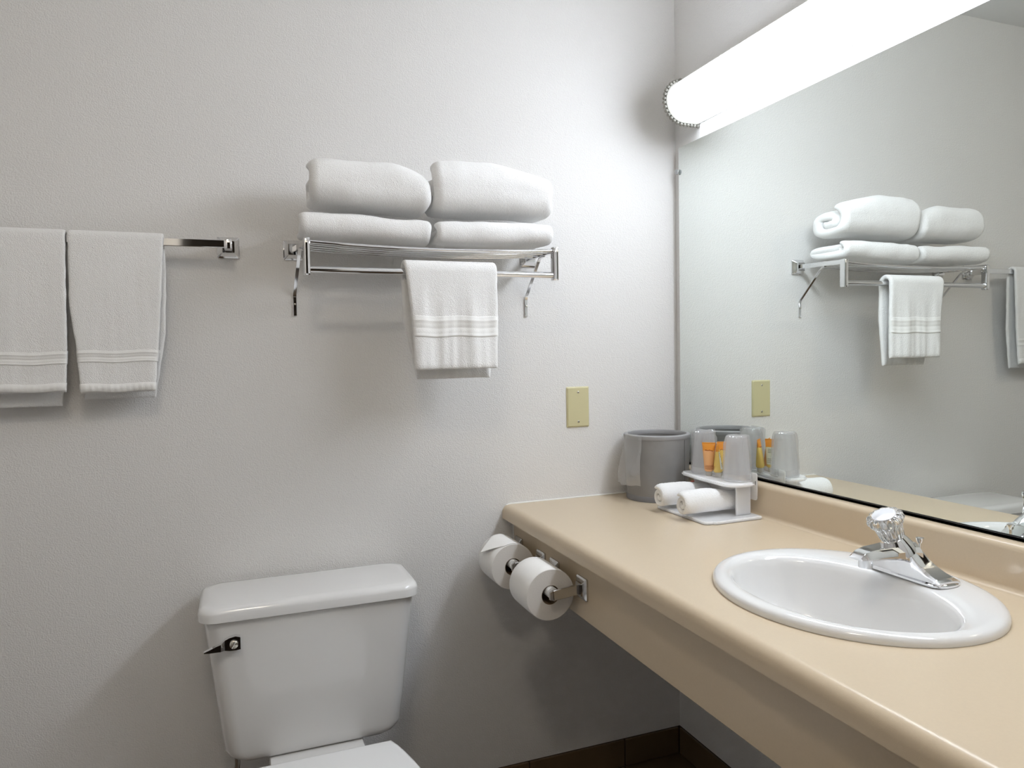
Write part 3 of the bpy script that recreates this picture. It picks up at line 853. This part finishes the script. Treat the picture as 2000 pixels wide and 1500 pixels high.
# ------------------------------------------------------------------ amenity caddy
CZ = ZC + .0004
cd = thing('amenity_caddy', 'milky white acrylic amenity caddy holding cups and washcloths', 'caddy', (-.12, -.32, CZ))
def slab(pts, z0, z1, bev=.0012):
    bm = bmesh.new()
    vs_ = [bm.verts.new((x, y, z0)) for x, y in pts]
    f = bm.faces.new(vs_); r_ = bmesh.ops.extrude_face_region(bm, geom=[f])
    for v in r_['geom']:
        if isinstance(v, bmesh.types.BMVert): v.co.z = z1
    bmesh.ops.recalc_face_normals(bm, faces=bm.faces)
    ed = [e for e in bm.edges if abs(e.verts[0].co.z - e.verts[1].co.z) < 1e-6]
    bmesh.ops.bevel(bm, geom=ed, offset=bev, segments=2, affect='EDGES')
    return MB().frombm(bm)
base_pts = [(-.052, -.434), (-.186, -.438), (-.193, -.4315), (-.207, -.4315), (-.213, -.4235), (-.213, -.225), (-.207, -.218), (-.193, -.218), (-.186, -.211), (-.052, -.211)]
slab(base_pts, CZ, CZ + .008).build('base_plate', ACRYL, cd, smooth=40)
ZS = .8935
sh_pts = [(-.0665, -.425), (-.105, -.4265), (-.128, -.415), (-.1375, -.398)]
sh_pts += [(-.1375, -.300)]
sh_pts += [(-.130 , -.225)] + [(-.112 + .018 * cos(a), -.218 + .018 * sin(a)) for a in [radians(180 - 18 * k) for k in range(0, 6)]][1:] + [(-.0665, -.2)]
slab(sh_pts, ZS - .0025, ZS + .0075, .003).build('upper_shelf', ACRYL, cd, smooth=40)
MB().box((-.106, -.408, CZ + .008), (-.064, -.402, ZS - .0025), .0008, 1).build('leg', ACRYL, cd, smooth=0)
MB().box((-.106, -.238, CZ + .008), (-.064, -.232, ZS - .0025), .0008, 1).build('leg', ACRYL, cd, smooth=0)
MB().box((-.066, -.4015, CZ + .008), (-.061, -.2385, ZS - .0025), .0008, 1).build('back_panel', ACRYL, cd, smooth=0)
MB().loft([[(x, -.402 + a, .888 + b) for a, b in rrect(.018, .0335, .006, 4)] for x in (-.0560, -.0535)]).build('card_holder', ACRYL, cd, smooth=40)
MB().box((-.0567, -.4165, .893), (-.0562, -.4150, .902)).build('card_mark', DARK, cd, smooth=0)

def cup(cx, cy, label, rot, crinkle):
    z = ZS + .0078
    t = thing('plastic_cup', label, 'cup', (cx, cy, z), 'wrapped cups on the caddy')
    Mc = Matrix.Translation((cx, cy, z)) @ Matrix.Rotation(rot, 4, 'Z')
    hh = .108
    pr_ = [(.0340, .0002), (.0345, .0025), (.0328, .004), (.0322, .016), (.0332, .018), (.0318, .020), (.0262, hh - .020), (.0250, hh - .015), (.0256, hh - .012), (.0250, hh - .008), (.0238, hh), (.020, hh), (.018, hh - .003), (.0001, hh - .003)]
    MB().lathe(pr_, Mc, n=56, caps=(False, True)).build('cup', CUPM, t, smooth=45)
    g = MB(); loops = []
    n = 80
    for r_, z_ in ((.0358, .002), (.0354, .012), (.0346, .03), (.0328, .06), (.0304, .09), (.0288, hh - .006), (.0272, hh + .001), (.024, hh + .0035), (.015, hh + .004), (.004, hh + .003)):
        L = []
        for k in range(n):
            a = 2 * pi * k / n
            cr = noise.noise(Vector((cos(a) * 4 + rot * 3, sin(a) * 4, z_ * 55))) * crinkle * (.12 + smooth01((z_ - .055) / .05))
            rr = r_ + max(-.0012, cr)
            L.append(Mc @ Vector((rr * cos(a), rr * sin(a), z_ + cr * .6)))
        loops.append(L)
    g.loft(loops, False, True).build('wrapper', WRAP, t, smooth=25, label='thin clear crinkled plastic wrapper')
cup(-.0855, -.384, 'upside-down wrapped clear plastic cup nearer the faucet on the caddy', .4, .0042)
cup(-.0885, -.256, 'upside-down wrapped clear plastic cup beside the grey bucket on the caddy', 1.6, .0075)

# ------------------------------------------------------------------ toiletry tubes
def tube_item(cx, cy, yaw, label, body_m, top_m, hgt, wtop, wbot, lines, lab=None, tilt=0.0):
    z = ZS + .0078
    t = thing('toiletry_tube', label, 'toiletry tube', (cx, cy, z), 'toiletry tubes between the cups')
    Mt = Matrix.Translation((cx, cy, z)) @ Matrix.Rotation(yaw, 4, 'Z') @ Matrix.Rotation(tilt, 4, 'X')
    def ring(zz_, w, d, n=28):
        out = []
        for k in range(n):
            a = 2 * pi * k / n
            out.append(Mt @ Vector((w / 2 * math.copysign(abs(cos(a)) ** .85, cos(a)), d / 2 * math.copysign(abs(sin(a)) ** .85, sin(a)), zz_)))
        return out
    cap_h = .010
    MB().loft([ring(.0003, wbot * .68, wbot * .68), ring(.002, wbot * .72, wbot * .72), ring(cap_h, wbot * .72, wbot * .72), ring(cap_h + .002, wbot * .6, wbot * .6)]).build('cap', CAPM, t)
    zs_ = hgt * .76
    f = lambda q: (lerp(wbot, wtop * .97, q), lerp(wbot, wbot * .22, q ** 1.25))
    rows_ = [ring(cap_h + .002, wbot * .8, wbot * .8)] + [ring(lerp(cap_h + .005, zs_, q), *f(q * .78)) for q in (0, .25, .5, .75, 1)]
    MB().loft(rows_).build('tube_body', body_m, t)
    rows_ = [ring(zs_, *f(.78)), ring(lerp(zs_, hgt, .45), *f(.92)), ring(hgt * .94, wtop, .0036), ring(hgt * .945, wtop, .0022), ring(hgt, wtop, .0020)]
    MB().loft(rows_).build('crimped_end', top_m, t, label='orange flattened tube end')
    if lab:
        P = []; nn = 10
        for j in range(7):
            q = j / 6; zz_ = lerp(cap_h + .010, zs_ - .001, q); w, d = f(lerp(.08, .78, q))
            for i in range(nn + 1):
                a = lerp(radians(30), radians(150), i / nn)
                P.append(Mt @ Vector((w / 2 * math.copysign(abs(cos(a)) ** .85, cos(a)) * 1.004, (d / 2 * sin(a) ** .85) + .0006, zz_)))
        MB().add(P, [[j * (nn + 1) + i, j * (nn + 1) + i + 1, (j + 1) * (nn + 1) + i + 1, (j + 1) * (nn + 1) + i] for j in range(6) for i in range(nn)]).build('back_label', LABELW, t)
    # fine print: thin raised strokes that follow the tube's front
    def strokes(segs, m, side, nm):
        g = MB()
        for (xa, xb, zz_, th) in segs:
            q = max(0, (zz_ - cap_h - .005) / (zs_ - cap_h - .005)); w, d = f(min(1.1, q * .78))
            hh = []
            for x in (xa, xb):
                c = max(-1, min(1, x / (w / 2))); y = (d / 2) * (1 - abs(c) ** 2.4) ** .5 + (.0010 if side > 0 else .0004)
                hh.append((x, y))
            (x1_, y1_), (x2_, y2_) = hh
            g.add([Mt @ Vector((x1_, side * y1_, zz_ - th / 2)), Mt @ Vector((x2_, side * y2_, zz_ - th / 2)), Mt @ Vector((x2_, side * y2_, zz_ + th / 2)), Mt @ Vector((x1_, side * y1_, zz_ + th / 2)),
                   Mt @ Vector((x1_, side * (y1_ - .0006), zz_ - th / 2)), Mt @ Vector((x2_, side * (y2_ - .0006), zz_ - th / 2)), Mt @ Vector((x2_, side * (y2_ - .0006), zz_ + th / 2)), Mt @ Vector((x1_, side * (y1_ - .0006), zz_ + th / 2))],
                  [[0, 1, 2, 3], [7, 6, 5, 4], [0, 4, 5, 1], [1, 5, 6, 2], [2, 6, 7, 3], [3, 7, 4, 0]])
        g.build(nm, m, t, smooth=0, kind='stuff')
    rr = random.Random(int(cx * -1e4))
    segs = []
    if 'script' in lines:
        x = -wtop * .27
        while x < wtop * .27:
            l = rr.uniform(.0012, .0024); segs.append((x, x + l, hgt * .765 + rr.uniform(-.0012, .0016), rr.uniform(.0010, .0026))); x += l + .0002
    if 'foot' in lines:
        for k in range(4):
            x = -wbot * .42
            while x < wbot * .42:
                l = rr.uniform(.0015, .0035); segs.append((x, min(x + l, wbot * .43), cap_h + .009 + k * .0028, .0012)); x += l + .0007
    if segs: strokes(segs, PRINT, -1, 'printed_lettering')
    if lab:
        segs = []
        for k in range(9):
            if k in (3, 4, 5): continue
            x = -wbot * .32
            while x < wbot * .32:
                l = rr.uniform(.0015, .0035); segs.append((x, min(x + l, wbot * .34), zs_ - .006 - k * .0042, .0013)); x += l + .0007
        strokes(segs, PRINTG, 1, 'label_lettering')
tube_item(-.1045, -.2965, radians(-38), 'upright orange toiletry tube with red print, in front of the back cup', AMBER, ORANGETOP, .0860, .0335, .0225, ('script', 'foot'), tilt=radians(3))
tube_item(-.0955, -.3225, radians(-126), 'upright yellow toiletry tube with pale back label, edge-on between the two cups', YELLOW, ORANGETOP, .0865, .0325, .0225, ('foot',), lab=True, tilt=radians(2))
tube_item(-.0700, -.3120, radians(-36), 'upright yellow toiletry tube with orange end, half hidden behind the front cup', YELLOW, ORANGETOP, .0865, .0325, .0215, ('script',), tilt=radians(-3))

# ------------------------------------------------------------------ rolled washcloths
def washcloth(x0, x1, cy, cz, R, label, seed, flat=1.0):
    t_ = .0125
    pts = []; turns = 2.05; n = int(turns * 60)
    for k in range(n + 1):
        back = (turns * 60 - k) / 60 * 2 * pi
        rr = max(.0025, R - t_ / 2 - t_ * back / (2 * pi))
        a = -back + 2.2
        pts.append((cy - cos(a) * rr, cz + sin(a) * rr * flat))
    pts = resample(pts, .0026); nr = path_normals(pts)
    off = Vector((seed, seed * 2, seed * 3))
    axis = Vector(((x0 + x1) / 2, cy, cz))
    def dfm(p):
        u = (p.x - x0) / (x1 - x0)
        k = 1 - .16 * smooth01((u - .45) / .55) - .05 * (1 - smooth01(u / .1))
        p = Vector((p.x, cy + (p.y - cy) * k, cz + (p.z - cz) * k - R * flat * (1 - k) * .9))
        return p + noise.noise_vector((p + off) * 26) * .0016
    def xl(s_): return x0 + .0035 * noise.noise(Vector((s_ * 6, seed, 1))) + .004 * (1 - s_)
    def xr(s_): return x1 + .003 * noise.noise(Vector((s_ * 6, seed, 5))) - .004 * (1 - s_)
    mb = cloth_sweep(pts, nr, xl, xr, lambda s_: t_ * .98, int((x1 - x0) / .0030), nz=(.0006, 420), deform=dfm)
    return mb.build('washcloth', TERRY, smooth=80, label=label, cat='washcloth', group='rolled washcloths in the caddy', loc=((x0 + x1) / 2, cy, cz - R))
ZW = CZ + .0085
w1 = washcloth(-.240, -.072, -.366, ZW + .0325, .0325, 'white rolled washcloth at the front of the caddy base', 1)
w2 = washcloth(-.238, -.080, -.262, ZW + .0325, .0325, 'white rolled washcloth at the bucket end of the caddy base', 2)
MB().tube([(-.142, -.2705, ZW + .0645), (-.137, -.2715, ZW + .0650), (-.132, -.2715, ZW + .0648)], .0013, 8).build('stitched_mark', RED, w2, label='small red stitched mark')

# ------------------------------------------------------------------ added overhead lamp, unseen, that brightens the room as fill
cf = thing('fill_light', 'round frosted fill light added on the ceiling out of view', 'light', (-1.35, -1.65, H))
CG = emit('fill_glow', (1.0, 0.89, 0.74), FILL_STRENGTH)
MB().lathe([(.12, H - .001), (.125, H - .02), (.118, H - .022)], Matrix.Translation((-1.35, -1.65, 0)), n=40, caps=(True, False)).build('fill_ring', WHITEMETAL, cf)
MB().lathe([(.116, H - .02), (.112, H - .045), (.085, H - .068), (.04, H - .08), (.0001, H - .082)], Matrix.Translation((-1.35, -1.65, 0)), n=40, caps=(False, True)).build('fill_bowl', CG, cf, smooth=60)
